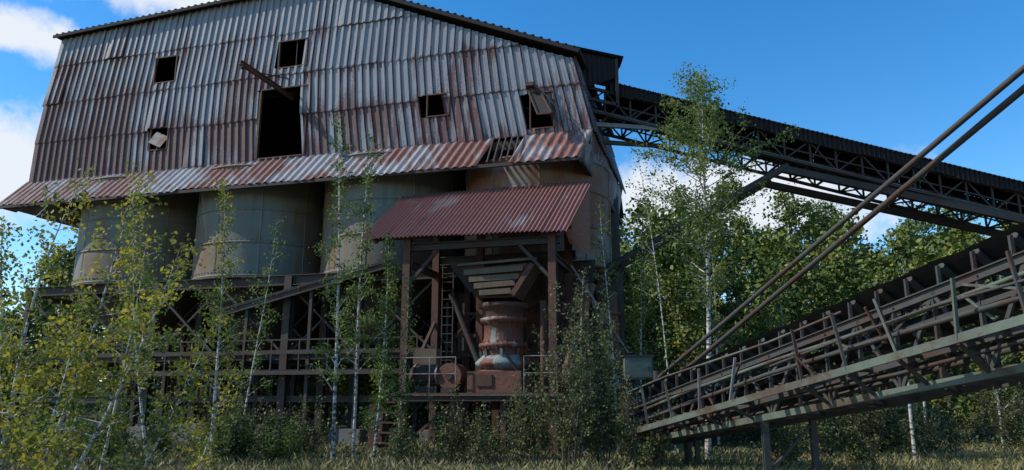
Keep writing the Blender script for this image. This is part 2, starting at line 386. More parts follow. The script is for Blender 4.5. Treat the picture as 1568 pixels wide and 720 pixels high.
# canopy tower
mb=MB()
mb.corr((-6.75,-.35,9.0),(.42,-.35,9.1),(.12,-3.6,6.62),(-6.75,-3.6,6.7),'canopy',pitch=.15,amp=.032,seg=5,sheet=.9,rag=.06)
o=mb.obj('canopy_roof',bld)
mb=MB()
for x in (-6.3,-4.2,-2.2,-.2): mb.beam((x,-3.45,6.6),(x,-.4,8.87),.08,.14,'redsteel')
for t in (.06,.5,.95): mb.beam((-6.6,-3.5+3.1*t,6.57+2.3*t),(.2,-3.5+3.1*t,6.6+2.3*t),.08,.1,'redsteel')
mb.corr((-.05,-3.1,6.75),(.33,-.6,8.7),(.33,-.6,6.4),(.0,-2.4,6.4),'canopy',pitch=.15,amp=.02)
mb.obj('canopy_frame',bld)
mb=MB()
for x,y in ((-5.25,-3.2),(-.45,-3.2),(-5.25,-.6),(-.45,-.6),(-3.6,-.6)):
    mb.ibeam((x,y,0),(x,y,6.75 if y<-1 else 8.4),.24,.24,'redsteel')
mb.ibeam((-5.4,-3.2,6.4),(-.2,-3.2,6.4),.2,.24,'steel'); mb.ibeam((-5.4,-.6,6.4),(-.2,-.6,6.4),.2,.3,'steel')
for x in (-5.25,-.45): mb.ibeam((x,-3.2,5.9),(x,-.6,5.9),.16,.22,'steel'); mb.beam((x,-3.1,1.9),(x,-.7,4.2),.1,.1,'steel')
mb.beam((-5.2,-3.2,5.2),(-4.2,-3.2,6.3),.1,.1,'steel'); mb.beam((-.5,-3.2,5.2),(-1.5,-3.2,6.3),.1,.1,'steel')
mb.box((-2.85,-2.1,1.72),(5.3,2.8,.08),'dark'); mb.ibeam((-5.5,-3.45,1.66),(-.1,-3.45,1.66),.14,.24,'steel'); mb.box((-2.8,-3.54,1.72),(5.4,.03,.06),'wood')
for x in (-3.6,-2.0,-.9): mb.ibeam((x,-3.2,0),(x,-3.2,1.6),.18,.18,'redsteel')
mb.beam((-5.2,-3.2,.2),(-3.6,-3.2,1.5),.08,.08,'redsteel')
for i in range(5): mb.box((-5.6+.1*i,-3.8,.3+i*.3),(.7,.3,.04),'redsteel')
mb.box((-5.95,-3.4,.8),(.45,.5,1.3),'redsteel')
for x in (-5.1,-4.3,-3.45,-1.3,-.3): mb.tube((x,-3.45,1.76),(x,-3.45,2.85),.018,'pale',n=6)
for z in (2.35,2.85): mb.tube((-5.1,-3.45,z),(-3.45,-3.45,z),.016,'pale',n=6); mb.tube((-1.3,-3.45,z),(-.3,-3.45,z),.016,'pale',n=6)
for i in range(60):
    x=random.uniform(-5,-.3); y=random.uniform(-.6,3); z=random.uniform(1.8,6)
    if random.random()<.5: mb.beam((x,y,z),(x+random.uniform(.8,2),y,z+random.choice((0,0,.8,-.8))),.07,.1,random.choice(('steel','redsteel')))
    else: mb.beam((x,y,z-1.2),(x,y,min(z+1,6.1)),.08,.08,random.choice(('steel','redsteel','steel')))
for i in range(14): mb.beam((-4.9,-.9,2+.3*i),(-4.5,-.9,2+.3*i),.03,.03,'steel')
mb.beam((-4.9,-.9,1.8),(-4.9,-.9,6.2),.04,.04,'steel'); mb.beam((-4.5,-.9,1.8),(-4.5,-.9,6.2),.04,.04,'steel')
mb.add([(-3.9,-1.6,6.1),(-3.2,-1.6,6.1),(-2.9,-1.9,4.9),(-3.4,-1.9,4.9)],[(0,1,2,3)],'redsteel')
mb.add([(-1.2,-1.2,6.2),(-.5,-1.2,6.2),(-.6,-1.2,3.9),(-1.0,-1.2,4.1)],[(0,1,2,3)],'dark')
mb.tube((-.9,-2.6,1.8),(-.9,-2.6,4.6),.1,'redsteel',n=10); mb.tube((-3.2,-.8,2.0),(-4.6,-.8,5.2),.12,'steel',n=10)
mb.obj('canopy_tower',bld)
# crusher
mb=MB(); cx,cy=-2.3,-2.2
mb.lathe((cx,cy,0),[(.92,1.77),(.92,2.35),(.88,2.42),(.68,2.5),(.62,2.75),(.68,3.15)],'orange',32)
mb.lathe((cx,cy,0),[(.68,3.15),(.79,3.2),(.79,3.30),(.68,3.34)],'machine',32)
mb.lathe((cx,cy,0),[(.66,3.34),(.63,3.5),(.64,3.95),(.77,4.0),(.77,4.1),(.64,4.14)],'machine',32)
mb.lathe((cx,cy,0),[(.64,4.14),(.68,4.4),(.79,4.45),(.79,4.58),(.5,4.6),(.3,4.4)],'redsteel',32)
for k in range(16):
    t=2*math.pi*k/16; mb.tube((cx+.74*math.cos(t),cy+.74*math.sin(t),3.12),(cx+.74*math.cos(t),cy+.74*math.sin(t),3.38),.028,'orange',n=6)
    mb.tube((cx+.71*math.cos(t),cy+.71*math.sin(t),3.95),(cx+.71*math.cos(t),cy+.71*math.sin(t),4.16),.028,'orange',n=6)
for k in range(8):
    t=2*math.pi*k/8+.2; mb.beam((cx+.62*math.cos(t),cy+.62*math.sin(t),2.45),(cx+.74*math.cos(t),cy+.74*math.sin(t),3.14),.08,.1,'machine')
mb.lathe((cx,cy,0),[(.66,2.5),(.9,2.62),(.92,2.72),(.66,2.95)],'machine',9)
mb.box((cx,-3.2,2.1),(1.7,.1,.65),'orange'); mb.box((cx-.3,-3.27,2.15),(.5,.04,.35),'redsteel'); mb.tube((cx+.4,-3.26,2.9),(cx+.9,-3.1,2.2),.05,'steel')
h0=[(-3.4,-3.0,5.65),(-1.3,-3.0,5.75),(-1.2,-1.4,5.85),(-3.5,-1.4,5.75)]; h1=[(-2.85,-2.8,4.72),(-1.75,-2.8,4.72),(-1.75,-1.8,4.72),(-2.85,-1.8,4.72)]
mb.add(h0+h1,[(0,1,5,4),(1,2,6,5),(2,3,7,6),(3,0,4,7)],'redsteel')
for i,z in enumerate((4.86,5.08,5.3,5.52)):
    wdt=.6+.17*i; mb.beam((cx-wdt+.05,-3.06-.01*i,z),(cx+wdt*.8,-3.06-.012*i,z+.03+.03*(i%2)),.05,.17,'wood')
mb.beam((-1.75,-3.12,4.75),(-1.1,-3.12,5.7),.12,.16,'redsteel'); mb.beam((-3.6,-3.02,5.78),(-1.0,-3.02,5.88),.1,.08,'wood')
mb.add([(-3.95,-3,5.9),(-3.35,-3,5.9),(-3.0,-2.9,5.0),(-3.2,-2.9,4.9)],[(0,1,2,3)],'dark')
mb.obj('cone_crusher',bld)
mb=MB()
mb.tube((-3.85,-2.95,2.3),(-3.85,-2.2,2.3),.40,'orange',n=28); mb.tube((-3.85,-3.0,2.3),(-3.85,-2.95,2.3),.12,'steel',n=16)
mb.tube((-5.0,-2.7,2.35),(-4.3,-2.7,2.35),.32,'steel',n=20); mb.tube((-5.05,-2.7,2.35),(-5.0,-2.7,2.35),.35,'machine',n=20); mb.tube((-4.3,-2.7,2.35),(-4.24,-2.7,2.35),.35,'machine',n=20)
mb.tube((-4.24,-2.7,2.35),(-3.9,-2.7,2.35),.06,'steel'); mb.box((-4.65,-2.7,1.88),(.8,.6,.22),'steel'); mb.box((-3.85,-2.6,1.85),(.5,.8,.18),'steel')
mb.box((-4.9,-2.2,2.95),(.8,.4,.5),'wood')
for k in range(12):
    t=k*math.pi/6; mb.beam((-4.95,-2.7+.33*math.cos(t),2.35+.33*math.sin(t)),(-4.35,-2.7+.33*math.cos(t),2.35+.33*math.sin(t)),.02,.03,'steel')
mb.obj('drive_motor',bld)
mb=MB()
mb.tube((1.0,-1.0,2.6),(.95,-1.0,5.0),.27,'redsteel',n=18); mb.tube((1.0,-1.0,2.4),(1.0,-1.0,2.6),.36,'redsteel',n=18)
for z in (3.4,4.3): mb.lathe((.98,-1.0,z),[(.27,-.04),(.32,-.035),(.32,.035),(.27,.04)],'orange',20)
mb.tube((.5,-1.6,5.2),(-.15,-2.6,2.6),.13,'orange',n=12); mb.tube((-.15,-2.6,2.6),(-.2,-2.7,1.9),.16,'orange',n=12)
mb.beam((.3,-1.2,5.3),(1.2,-1.2,2.0),.1,.16,'pale'); mb.beam((-.1,-2.,5.8),(1.6,-1.6,3.0),.05,.05,'pale')
for x in (.2,1.3): mb.ibeam((x,-.8,0),(x,-.8,5.6),.18,.18,'steel')
mb.beam((.2,-.8,2.4),(1.4,-.8,2.4),.14,.2,'steel'); mb.beam((.2,-.8,5.2),(1.4,-.8,5.2),.14,.2,'steel'); mb.beam((.2,-.8,2.4),(1.3,-.8,5.2),.07,.07,'steel')
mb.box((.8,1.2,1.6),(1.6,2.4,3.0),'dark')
mb.obj('discharge_pipes',bld)

# ================================================================ HIGH GALLERY
def lattice(mb,P0,P1,width,h,bays,mat,c=.09,dg=.05):
    P0=V(P0);P1=V(P1); a=(P1-P0).normalized(); sd=a.cross(V((0,0,1))).normalized(); up=V((0,0,1))
    for s in (-1,1):
        o=sd*(s*width/2)
        mb.beam(P0+o,P1+o,c,c,mat); mb.beam(P0+o+up*h,P1+o+up*h,c,c,mat)
        for i in range(bays):
            q0=P0.lerp(P1,i/bays)+o; q1=P0.lerp(P1,(i+1)/bays)+o
            mb.beam(q0,q0+up*h,dg*1.2,dg*1.2,mat)
            if i%2: mb.beam(q0+up*h,q1,dg,dg,mat)
            else: mb.beam(q0,q1+up*h,dg,dg,mat)
    for i in range(bays+1):
        q=P0.lerp(P1,i/bays); mb.beam(q-sd*width/2,q+sd*width/2,dg*1.3,dg*1.3,mat)
        if i<bays:
            q2=P0.lerp(P1,(i+1)/bays); mb.beam(q-sd*width/2*(1 if i%2 else -1),q2+sd*width/2*(1 if i%2 else -1),dg,dg,mat)
    return a,sd
gal=empty('conveyor_gallery',(0,0,0))
mb=MB()
g0=V((2.6,27.9,12.6)); g1=V((36,28.6,4.1))
a,sd=lattice(mb,g0,g1,2.0,.95,34,'steel',.11,.055)
for s in(-1,1): mb.beam(g0+sd*s*1.0+V((0,0,.45)),g1+sd*s*1.0+V((0,0,.45)),.05,.05,'steel')
mb.obj('gallery_truss',gal)
mb=MB()
t0=g0+V((1.2,0,.62)); t1=g1+V((0,0,1.0))
mb.corr(t0+V((0,-1.25,.35)),t1+V((0,-1.25,.35)),t1+V((0,.1,.8)),t0+V((0,.1,.8)),'roof',pitch=.19,amp=.045,seg=4,sheet=.9)
mb.corr(t0+V((0,.1,.8)),t1+V((0,.1,.8)),t1+V((0,1.25,.35)),t0+V((0,1.25,.35)),'roof',pitch=.19,amp=.045,seg=4,sheet=.9)
mb.corr(t0+V((0,-1.2,.4)),t1+V((0,-1.2,.4)),t1+V((0,-1.2,-.08)),t0+V((0,-1.2,-.08)),'roof',pitch=.19,amp=.04,seg=4,sheet=.9,rag=.05)
mb.corr(t0+V((0,1.2,.4)),t1+V((0,1.2,.4)),t1+V((0,1.2,-.3)),t0+V((0,1.2,-.3)),'roof',pitch=.19,amp=.04,seg=4)
mb.obj('gallery_roof',gal)
mb=MB()
mb.beam(g0+V((0,-.1,.35)),g1+V((0,-.1,.35)),.9,.04,'belt')
for i in range(44):
    p=g0.lerp(g1,(i+.5)/44)+V((0,0,.26)); mb.tube(p-sd*.5,p+sd*.5,.055,'steel',n=6)
mb.beam(g0+V((0,-.85,.06)),g1+V((0,-.85,.06)),.4,.04,'pale')
mb.obj('gallery_belt',gal)
mb=MB()
x0,x1=1.9,4.05; ya,yb2=26.6,29.4
mb.corr((x0,ya,14.95),(x1,ya,14.5),(x1,ya,13.75),(x0,ya,13.1),'roof',pitch=.2,amp=.03)
mb.corr((x0,ya-.2,15.05),(x0,yb2,15.05),(x1+.2,yb2,14.5),(x1+.2,ya-.2,14.5),'roof',pitch=.2,amp=.03)
mb.corr((x1,ya,14.5),(x1,yb2,14.5),(x1,yb2,13.75),(x1,ya,13.75),'roof',pitch=.2,amp=.03)
mb.beam((x0,ya,13.1),(x1,ya,12.6),.12,.12,'steel'); mb.beam((x1,ya,14.5),(x1,ya,12.5),.12,.12,'steel'); mb.beam((x1,yb2,14.5),(x1,yb2,12.5),.12,.12,'steel')
mb.beam((2.6,27.0,12.0),(6.2,27.0,11.75),.14,.16,'pale'); mb.beam((2.6,28.9,12.0),(6.2,28.9,11.75),.14,.16,'pale')
for i in range(5): mb.beam((2.6+i*.85,27.,12.03),(3.2+i*.85,27.,12.7-.1*i),.06,.06,'steel')
mb.beam((2.4,27,12.0),(2.5,27.,13.4),.14,.14,'steel')
mb.obj('head_house',gal)
mb=MB()
for y in (27.2,29.2):
    mb.tube((10.6,y,10.35),(.8,y-.4,4.75),.14,'steel',n=10)
    mb.beam((10.3,y,10.25),(22,y,7.6),.22,.26,'steel')
    mb.tube((22,y,7.6),(24,y,0),.15,'steel',n=8)
for t in (.15,.4,.65,.9):
    x=10.6-9.8*t; z=10.35-5.6*t; mb.beam((x,27.2-.4*t,z),(x,29.2-.4*t,z),.08,.08,'steel')
mb.beam((31,27.6,0),(31,27.6,5.2),.2,.2,'steel'); mb.beam((31,29.4,0),(31,29.4,5.2),.2,.2,'steel')
mb.obj('gallery_struts',gal)

# ================================================================ FOREGROUND CONVEYOR
con=empty('inclined_belt_conveyor',(0,0,0))
R=random.Random(21)
mb=MB()
c0=V((3.6,19.4,.75)); c1=V((9.7,4.6,3.75))
dirc=(c1-c0).normalized(); hz=V((dirc.x,dirc.y,0)).normalized(); sd=hz.cross(V((0,0,1))).normalized()
if sd.x<0: sd=-sd
up=V((0,0,1))
def cp(t,s,h): return c0.lerp(c1,t)+sd*s+up*h
Wc=.62; G=.30
def uh(t): return .62+G*t
def lo(t): return -.22-.62*t
for s in (-Wc,Wc):
    mt='green' if s<0 else 'csteel'
    mb.ibeam(cp(0,s,0),cp(1,s,0),.1,.15,'csteel',.02)
    mb.ibeam(cp(-.01,s,.62),cp(1,s,uh(1)),.1,.15,'csteel',.02)
    mb.beam(cp(0,s,lo(0)),cp(1,s,lo(1)),.1,.12,mt)
    mb.beam(cp(0,s,.3),cp(1,s,.45),.05,.07,'csteel')
    nb=22
    for i in range(nb):
        t=i/nb; t2=(i+1)/nb
        mb.beam(cp(t,s,lo(t)),cp(t,s,uh(t)),.06,.06,'csteel')
        if i%2: mb.beam(cp(t,s,lo(t)),cp(t2,s,uh(t2)),.055,.055,'csteel')
        else: mb.beam(cp(t,s,uh(t)),cp(t2,s,lo(t2)),.055,.055,'csteel')
for i in range(23):
    t=i/22
    mb.beam(cp(t,-Wc,0),cp(t,Wc,0),.06,.06,'csteel'); mb.beam(cp(t,-Wc,lo(t)),cp(t,Wc,lo(t)),.05,.05,'csteel')
    if i<22: 
        q=1 if i%2 else -1
        mb.beam(cp(t,Wc*q,lo(t)),cp(t+1/22,-Wc*q,lo(t+1/22)),.045,.045,'csteel')
mb.obj('conveyor_frame',con)
mb=MB()
ni=28
for i in range(ni):
    t=(i+.5)/ni; h=uh(t)+.16
    mb.tube(cp(t,-.2,h),cp(t,.2,h),.06,'csteel',n=10)
    mb.tube(cp(t,-.22,h),cp(t,-.55,h+.2),.06,'csteel',n=10); mb.tube(cp(t,.22,h),cp(t,.55,h+.2),.06,'csteel',n=10)
    mb.beam(cp(t,-.64,h-.08),cp(t,.64,h-.08),.06,.05,'csteel'); mb.beam(cp(t,-.62,h-.1),cp(t,-.62,h+.2),.05,.05,'csteel'); mb.beam(cp(t,.62,h-.1),cp(t,.62,h+.2),.05,.05,'csteel')
    if i%2==0: mb.tube(cp(t,-.55,.3),cp(t,.55,.3),.055,'csteel',n=10)
def strip(s0,h0_,s1,h1_,g=G):
    vs=[];fs=[]; k=40
    for i in range(k+1):
        t=i/k; sg=.02*math.sin(i*2.1)
        for s_,h_ in((s0,h0_),(s1,h1_)): vs.append(cp(t,s_,h_+g*t+sg))
    for i in range(k): fs.append((2*i,2*i+1,2*i+3,2*i+2))
    mb.add(vs,fs,'belt')
strip(-.21,.85,.21,.85); strip(-.58,1.08,-.21,.85); strip(.21,.85,.58,1.08); strip(-.45,.37,.45,.37,.1)
mb.tube(cp(0,-.5,.55),cp(0,.5,.55),.3,'csteel',n=24)
mb.obj('belt_and_idlers',con)
mb=MB()
for s,hb in ((-1.2,-.02),(1.3,.62)):
    sg=1 if s>0 else -1; gg=-.1 if s<0 else G
    H=lambda t: hb+gg*t
    mb.beam(cp(.03,s,H(.03)-.06),cp(1,s,H(1)-.02),.05,.12,'green'); mb.beam(cp(.03,s-sg*.5,H(.03)-.06),cp(1,s-sg*.5,H(1)-.02),.05,.10,'csteel')
    for i in range(60):
        t=.03+.97*i/60
        if R.random()<.45: continue
        mb.beam(cp(t,s,H(t)+.02),cp(t+R.uniform(-.004,.004),s-sg*.5,H(t)+.02),.14,.02,R.choice(('csteel','csteel','wood')))
    for i in range(16):
        t=.04+.95*i/15.5; ln=R.uniform(-.03,.03)
        if R.random()<.12: continue
        mb.beam(cp(t,s,H(t)-.05),cp(t+ln,s+sg*R.uniform(-.02,.12),H(t)+R.uniform(.75,.95)),.045,.045,R.choice(('green','csteel','green','pale')))
        mb.beam(cp(t,s,H(t)-.1),cp(t,sg*Wc,lo(t)),.05,.05,'csteel'); mb.beam(cp(t,s,H(t)-.05),cp(t,sg*Wc,H(t)-.04),.05,.05,'csteel')
    for h in (.88,.45):
        k=9
        for j in range(k):
            if R.random()<(.4 if h==.45 else .12): continue
            ta=.04+.96*j/k; tb=.04+.96*(j+1)/k
            f=lambda t,j:cp(t,s+.04*math.sin(j*2),H(t)+h+.05*math.sin(j*1.7))
            mb.tube(f(ta,j),f(tb,j+1),.022,'green' if h>.6 else 'csteel',n=6)
for (s0,h0_,s1,h1_,r_,mt) in ((-.25,-.12,-.1,-.4,.045,'csteel'),(-.95,.2,-.95,.3,.04,'csteel'),(-.7,.45,-.75,.7,.035,'green'),(-.66,-.1,-.68,-.32,.03,'csteel')):
    k=6
    for j in range(k):
        ta=j/k;tb=(j+1)/k; f=lambda t:cp(t,s0+(s1-s0)*t,h0_+(h1_-h0_)*t-.06*math.sin(t*9+s0*5))
        mb.tube(f(ta),f(tb),r_,mt,n=8)
for i in range(70):
    t=R.uniform(.02,.95); s=R.uniform(-1.1,1.1); h=R.uniform(-.25,.35); dt=R.uniform(-.06,.06)
    mb.beam(cp(t,s,h),cp(min(1,t+dt),s+R.uniform(-.4,.4),h+R.uniform(.1,.6)),.035,.035,R.choice(('csteel','csteel','redsteel','green')))
mb.obj('walkways',con)
mb=MB()
for t in (.06,.30,.97):
    for s in (-.6,.6):
        q=cp(t,s,0); mb.ibeam((q.x,q.y,-.1),(q.x,q.y,q.z+lo(t)),.12,.12,'csteel')
    if t>.2 : 
        a_=cp(t,-.6,0); b_=cp(t,.6,lo(t)); mb.beam((a_.x,a_.y,.2),(b_.x,b_.y,b_.z-.1),.05,.05,'csteel')
mb.obj('conveyor_legs',con)
mb=MB()
def ext(p,q,t): return V(p).lerp(V(q),t)
for (p,q,r_) in (((3.7,19.2,2.1),(7.52,10,6.35),.05),((4.4,19.2,2.3),(7.62,10.2,6.12),.055)):
    mb.tube(p,ext(p,q,1.65),r_,'csteel',n=8)
mb.tube((3.7,19.2,0),(3.7,19.2,2.3),.1,'steel'); mb.tube((4.4,19.2,0),(4.4,19.2,2.4),.1,'steel')
mb.tube((9.95,4.2,0),(9.95,4.2,9.4),.16,'steel',n=12); mb.beam((9.4,4.2,9.0),(10.6,4.2,9.0),.15,.2,'steel')
mb.obj('stay_tubes',con)
mb=MB()
mb.box((3.45,20.6,2.42),(.75,.35,.6),'green'); mb.box((3.45,20.405,2.42),(.66,.03,.5),'green'); mb.box((3.45,20.6,2.75),(.85,.45,.05),'steel'); mb.box((3.7,20.38,2.42),(.03,.03,.12),'steel')
mb.beam((3.2,20.6,0),(3.2,20.6,2.12),.07,.07,'steel'); mb.beam((3.7,20.6,0),(3.7,20.6,2.12),.07,.07,'steel')
mb.obj('electrical_cabinet')

# ================================================================ GROUND
def nrand(x,y): return .5*math.sin(x*.31+1.3)*math.cos(y*.27)+.3*math.sin(x*.83+y*.61)
def gz(x,y):
    d=math.hypot(x,y-20); return .06*nrand(x,y) + (.9*max(0,min(1,(d-60)/200)))
mb=MB(); n=120; RR=600
xs=[math.copysign(abs(t)**2.2,t)*RR for t in np.linspace(-1,1,n)]
vs=[(x,y+20,gz(x,y+20)) for y in xs for x in xs]
fs=[(j*n+i,j*n+i+1,(j+1)*n+i+1,(j+1)*n+i) for j in range(n-1) for i in range(n-1)]
mb.add(vs,fs,'ground',sm=True); mb.obj('ground')
mb=MB()
def hz_(x,y):
    t=max(0,min(1,(y-44)/40)); t=t*t*(3-2*t); e=max(0,min(1,(x+40)/50)); return -0.4+t*(4+7*e+1.5*math.sin(x*.05+.5)+.7*math.sin(x*.13))
vs=[];nx,ny=80,30
for j in range(ny):
    for i in range(nx):
        x=-140+i*4.2; y=42+j*4.; vs.append((x,y,hz_(x,y)))
mb.add(vs,[(j*nx+i,j*nx+i+1,(j+1)*nx+i+1,(j+1)*nx+i) for j in range(ny-1) for i in range(nx-1)],'hill',sm=True); mb.obj('wooded_hill')

# ================================================================ VEGETATION
def leafquads(C,size,flat=0.0,aspect=.62):
    n=len(C); C=np.asarray(C,float)
    nrm=rng.normal(size=(n,3)); nrm[:,2]+=flat; nrm/=np.linalg.norm(nrm,axis=1)[:,None]
    t=rng.normal(size=(n,3)); u=np.cross(nrm,t); u/=np.linalg.norm(u,axis=1)[:,None]+1e-9; v=np.cross(nrm,u)
    s=(size*rng.uniform(.6,1.25,n))[:,None]
    return np.stack([C-u*s, C-v*s*aspect-u*s*.15, C+u*s, C+v*s*aspect-u*s*.15],1).reshape(-1,3)
def build_tree(name,wood,leaves,leafsize,vals,woodmat,leafmat_,aspect=.62,flat=.3):
    me=bpy.data.meshes.new(name); wv=wood.v; wf=wood.f
    P=leafquads(leaves,leafsize,flat,aspect); nl=len(leaves); ow=len(wv)
    verts=np.vstack([np.array(wv,float).reshape(-1,3),P]) if ow else P
    loops=[];st=[]
    for f in wf: st.append(len(loops)); loops+=f
    lw=len(loops); loops=np.concatenate([np.array(loops,int),ow+np.arange(nl*4)])
    st=np.concatenate([np.array(st,int),lw+4*np.arange(nl)]); 
    me.vertices.add(len(verts)); me.vertices.foreach_set('co',verts.ravel())
    me.loops.add(len(loops)); me.loops.foreach_set('vertex_index',loops.astype(np.int32))
    me.polygons.add(len(st)); me.polygons.foreach_set('loop_start',st.astype(np.int32))
    me.update(calc_edges=True)
    me.materials.append(M[woodmat]); me.materials.append(M[leafmat_])
    mi=np.concatenate([np.zeros(len(wf),int),np.ones(nl,int)]); me.polygons.foreach_set('material_index',mi.astype(np.int32))
    sm=np.concatenate([np.ones(len(wf),bool),np.zeros(nl,bool)]); me.polygons.foreach_set('use_smooth',sm)
    at=me.attributes.new('leafv','FLOAT','FACE'); at.data.foreach_set('value',np.concatenate([np.zeros(len(wf)),np.clip(vals,0,1)]).astype(np.float32))
    me.validate(); return me
def grow(base,top,r0,nb,spread,t0,prof,dens,sigma,rs,elev=(20,55),droop=.0,wob=.12,nsub=4,multi=None):
    r=random.Random(rs); mb=MB(); leaves=[];vals=[]
    base=V(base);top=V(top)
    stems=multi or [(base,top,r0,1.0)]
    def poly(pts,rads,n=6):
        for (p,q,a_,b_) in zip(pts,pts[1:],rads,rads[1:]):
            a,x,y,L=mb.frame(p,q); vs=[]
            for pp,rr in((p,a_),(q,b_)):
                for i in range(n):
                    t=2*math.pi*i/n; vs.append(pp+x*(rr*math.cos(t))+y*(rr*math.sin(t)))
            mb.add(vs,[(i,(i+1)%n,n+(i+1)%n,n+i) for i in range(n)],'bark',sm=True)
    def leafrun(pts,dens,cv):
        for p,q in zip(pts,pts[1:]):
            L=(q-p).length; k=dens*L; k=int(k)+(r.random()<k-int(k))
            for _ in range(k):
                c=p.lerp(q,r.random()); leaves.append((c.x+r.gauss(0,sigma),c.y+r.gauss(0,sigma),c.z+r.gauss(0,sigma)-droop*.1)); vals.append(cv+r.gauss(0,.16))
    for (b,tp,rr0,sc) in stems:
        K=14; ph=r.uniform(0,6); pts=[]
        for i in range(K+1):
            t=i/K; w_=wob*math.sin(t*3.1+ph)*t; w2=wob*math.cos(t*4.3+ph*2)*t
            pts.append(b.lerp(tp,t)+V((w_,w2,0)))
        rads=[rr0*(1-.93*(i/K)) for i in range(K+1)]
        poly(pts,rads,8)
        for i in range(int(nb*sc)):
            t=t0+(1-t0)*(i+r.random())/(nb*sc); t=min(t,.995)
            k=t*K; j=int(k); p=pts[j].lerp(pts[min(j+1,K)],k-j)
            L=spread*prof((t-t0)/(1-t0))*r.uniform(.5,1.2)
            az=r.uniform(0,6.283); el=math.radians(r.uniform(*elev))
            d=V((math.cos(az)*math.cos(el),math.sin(az)*math.cos(el),math.sin(el)))
            q=[p]; 
            for m_ in range(3):
                d=(d+V((r.gauss(0,.15),r.gauss(0,.15),r.gauss(0,.12)-droop*.35*m_))).normalized(); q.append(q[-1]+d*L/3)
            rb=max(.004,rads[j]*.45); poly(q,[rb,rb*.7,rb*.45,rb*.2],4)
            cv=r.uniform(.15,.8)
            leafrun(q[1:],dens,cv)
            for s_ in range(nsub):
                u=r.uniform(.3,1)*3; jj=min(2,int(u)); sp=q[jj].lerp(q[jj+1],u-jj)
                az2=r.uniform(0,6.283); d2=(d*.7+V((math.cos(az2),math.sin(az2),r.uniform(-.2,.5)-droop))).normalized(); L2=L*r.uniform(.25,.5)
                e=sp+d2*L2*.5; e2=e+(d2+V((0,0,-droop*.8))).normalized()*L2*.5
                poly([sp,e,e2],[rb*.4,rb*.25,rb*.1],3)
                leafrun([sp,e,e2],dens*1.25,cv+r.uniform(-.1,.1))
    return mb,leaves,np.array(vals)
def put(name,me,loc=(0,0,0),rot=0,sc=1,parent=None):
    o=bpy.data.objects.new(name,me); scene.collection.objects.link(o); o.location=loc; o.rotation_euler=(0,0,rot); o.scale=(sc,)*3 if not isinstance(sc,tuple) else sc
    if parent: o.parent=parent
    return o
oval=lambda t: (.35+1.3*t*(1-t)*1.6) if t<.5 else (.35+1.3*t*(1-t)*1.6)*(1-.35*(t-.5)*2)
crown=lambda t: .35+.75*math.sin(math.pi*min(1,t**1.15))
cone=lambda t: 1.05-.8*t
B=[((-4.7,20.2),(-4.95,20.2,9.6),.06,48,.95,.18,42,.042,'leafG'),
   ((-4.25,20.6),(-4.2,20.8,9.2),.05,44,.9,.25,42,.042,'leafG'),
   ((-3.6,20.0),(-3.35,20.1,6.0),.045,46,.85,.12,60,.045,'leafG'),
   ((-3.1,20.8),(-3.0,20.8,5.0),.03,22,.6,.2,40,.042,'leafG'),
   ((-7.8,20.0),(-8.1,20.0,7.5),.055,44,1.05,.22,40,.042,'leafY'),
   ((-7.4,20.8),(-6.9,20.8,6.6),.04,26,.8,.25,30,.042,'leafG'),
   ((-9.2,19.5),(-10.6,19.5,7.4),.045,34,1.0,.25,32,.045,'leafY'),
   ((5.2,20.5),(5.75,20.3,10.6),.09,78,1.9,.38,42,.046,'leafG'),
   ((4.6,21.5),(3.9,21.5,9.4),.03,26,.8,.45,16,.04,'leafG'),
   ((3.1,22.5),(2.9,22.5,7.6),.045,30,.85,.25,32,.042,'leafG'),
   ((10.2,19.5),(10.3,19.5,5.2),.05,22,.8,.45,18,.04,'leafG'),
   ((13.0,24),(13.2,24,5.0),.05,24,1.0,.35,26,.045,'leafG'),
   ((1.9,21.0),(2.1,21,5.2),.03,30,.8,.12,38,.04,'leafD'),
   ((6.6,24.5),(6.7,24.5,7.5),.05,34,1.1,.25,36,.045,'leafY'),
   ((9.5,26),(9.6,26,6.5),.05,32,1.2,.2,36,.045,'leafG'),
   ((4.3,25.5),(4.5,25.5,8.2),.05,36,1.1,.2,34,.045,'leafY'),
   ((16,25),(16.2,25,5.5),.05,30,1.2,.2,32,.045,'leafG')]
for i,(b,t,r_,nb,sp,t0_,dn,ls,mt) in enumerate(B):
    pf=crown if i==7 else cone
    mb,lv,vl=grow((b[0],b[1],-.1),t,r_,nb,sp,t0_,pf,dn,.09,100+i,elev=(25,65),droop=.12,wob=.14)
    put('birch_tree',build_tree('birch_tree',mb,lv,ls,vl,'birch',mt))
Lf=[((-8.3,12.4),(-7.5,12.2,5.4),.045,34,1.1,.2,46,.05),
    ((-7.5,12.0),(-5.95,11.9,5.3),.04,34,1.0,.25,42,.05),
    ((-6.8,11.6),(-5.3,11.6,4.0),.035,34,1.0,.15,48,.05),
    ((-8.5,12.8),(-8.9,12.6,4.6),.035,32,1.0,.15,50,.05),
    ((-6.2,12.4),(-5.0,12.6,2.9),.025,24,.9,.08,50,.05),
    ((-6.9,11.0),(-6.4,11.0,2.9),.025,30,.95,.05,58,.05),
    ((-5.6,13.2),(-4.7,13.2,2.0),.02,18,.7,.08,50,.05),
    ((-8.0,11.4),(-7.7,11.2,2.8),.025,30,1.0,.05,58,.05),
    ((-7.3,13.6),(-6.8,13.6,4.6),.035,26,.9,.35,34,.05)]
for i,(b,t,r_,nb,sp,t0_,dn,ls) in enumerate(Lf):
    mb,lv,vl=grow((b[0],b[1],-.1),t,r_,nb,sp,t0_,cone,dn*.64,.08,300+i,elev=(10,60),droop=.12,wob=.2)
    put('young_birch',build_tree('young_birch',mb,lv,ls*.88,vl+.15,'birch','leafY'))
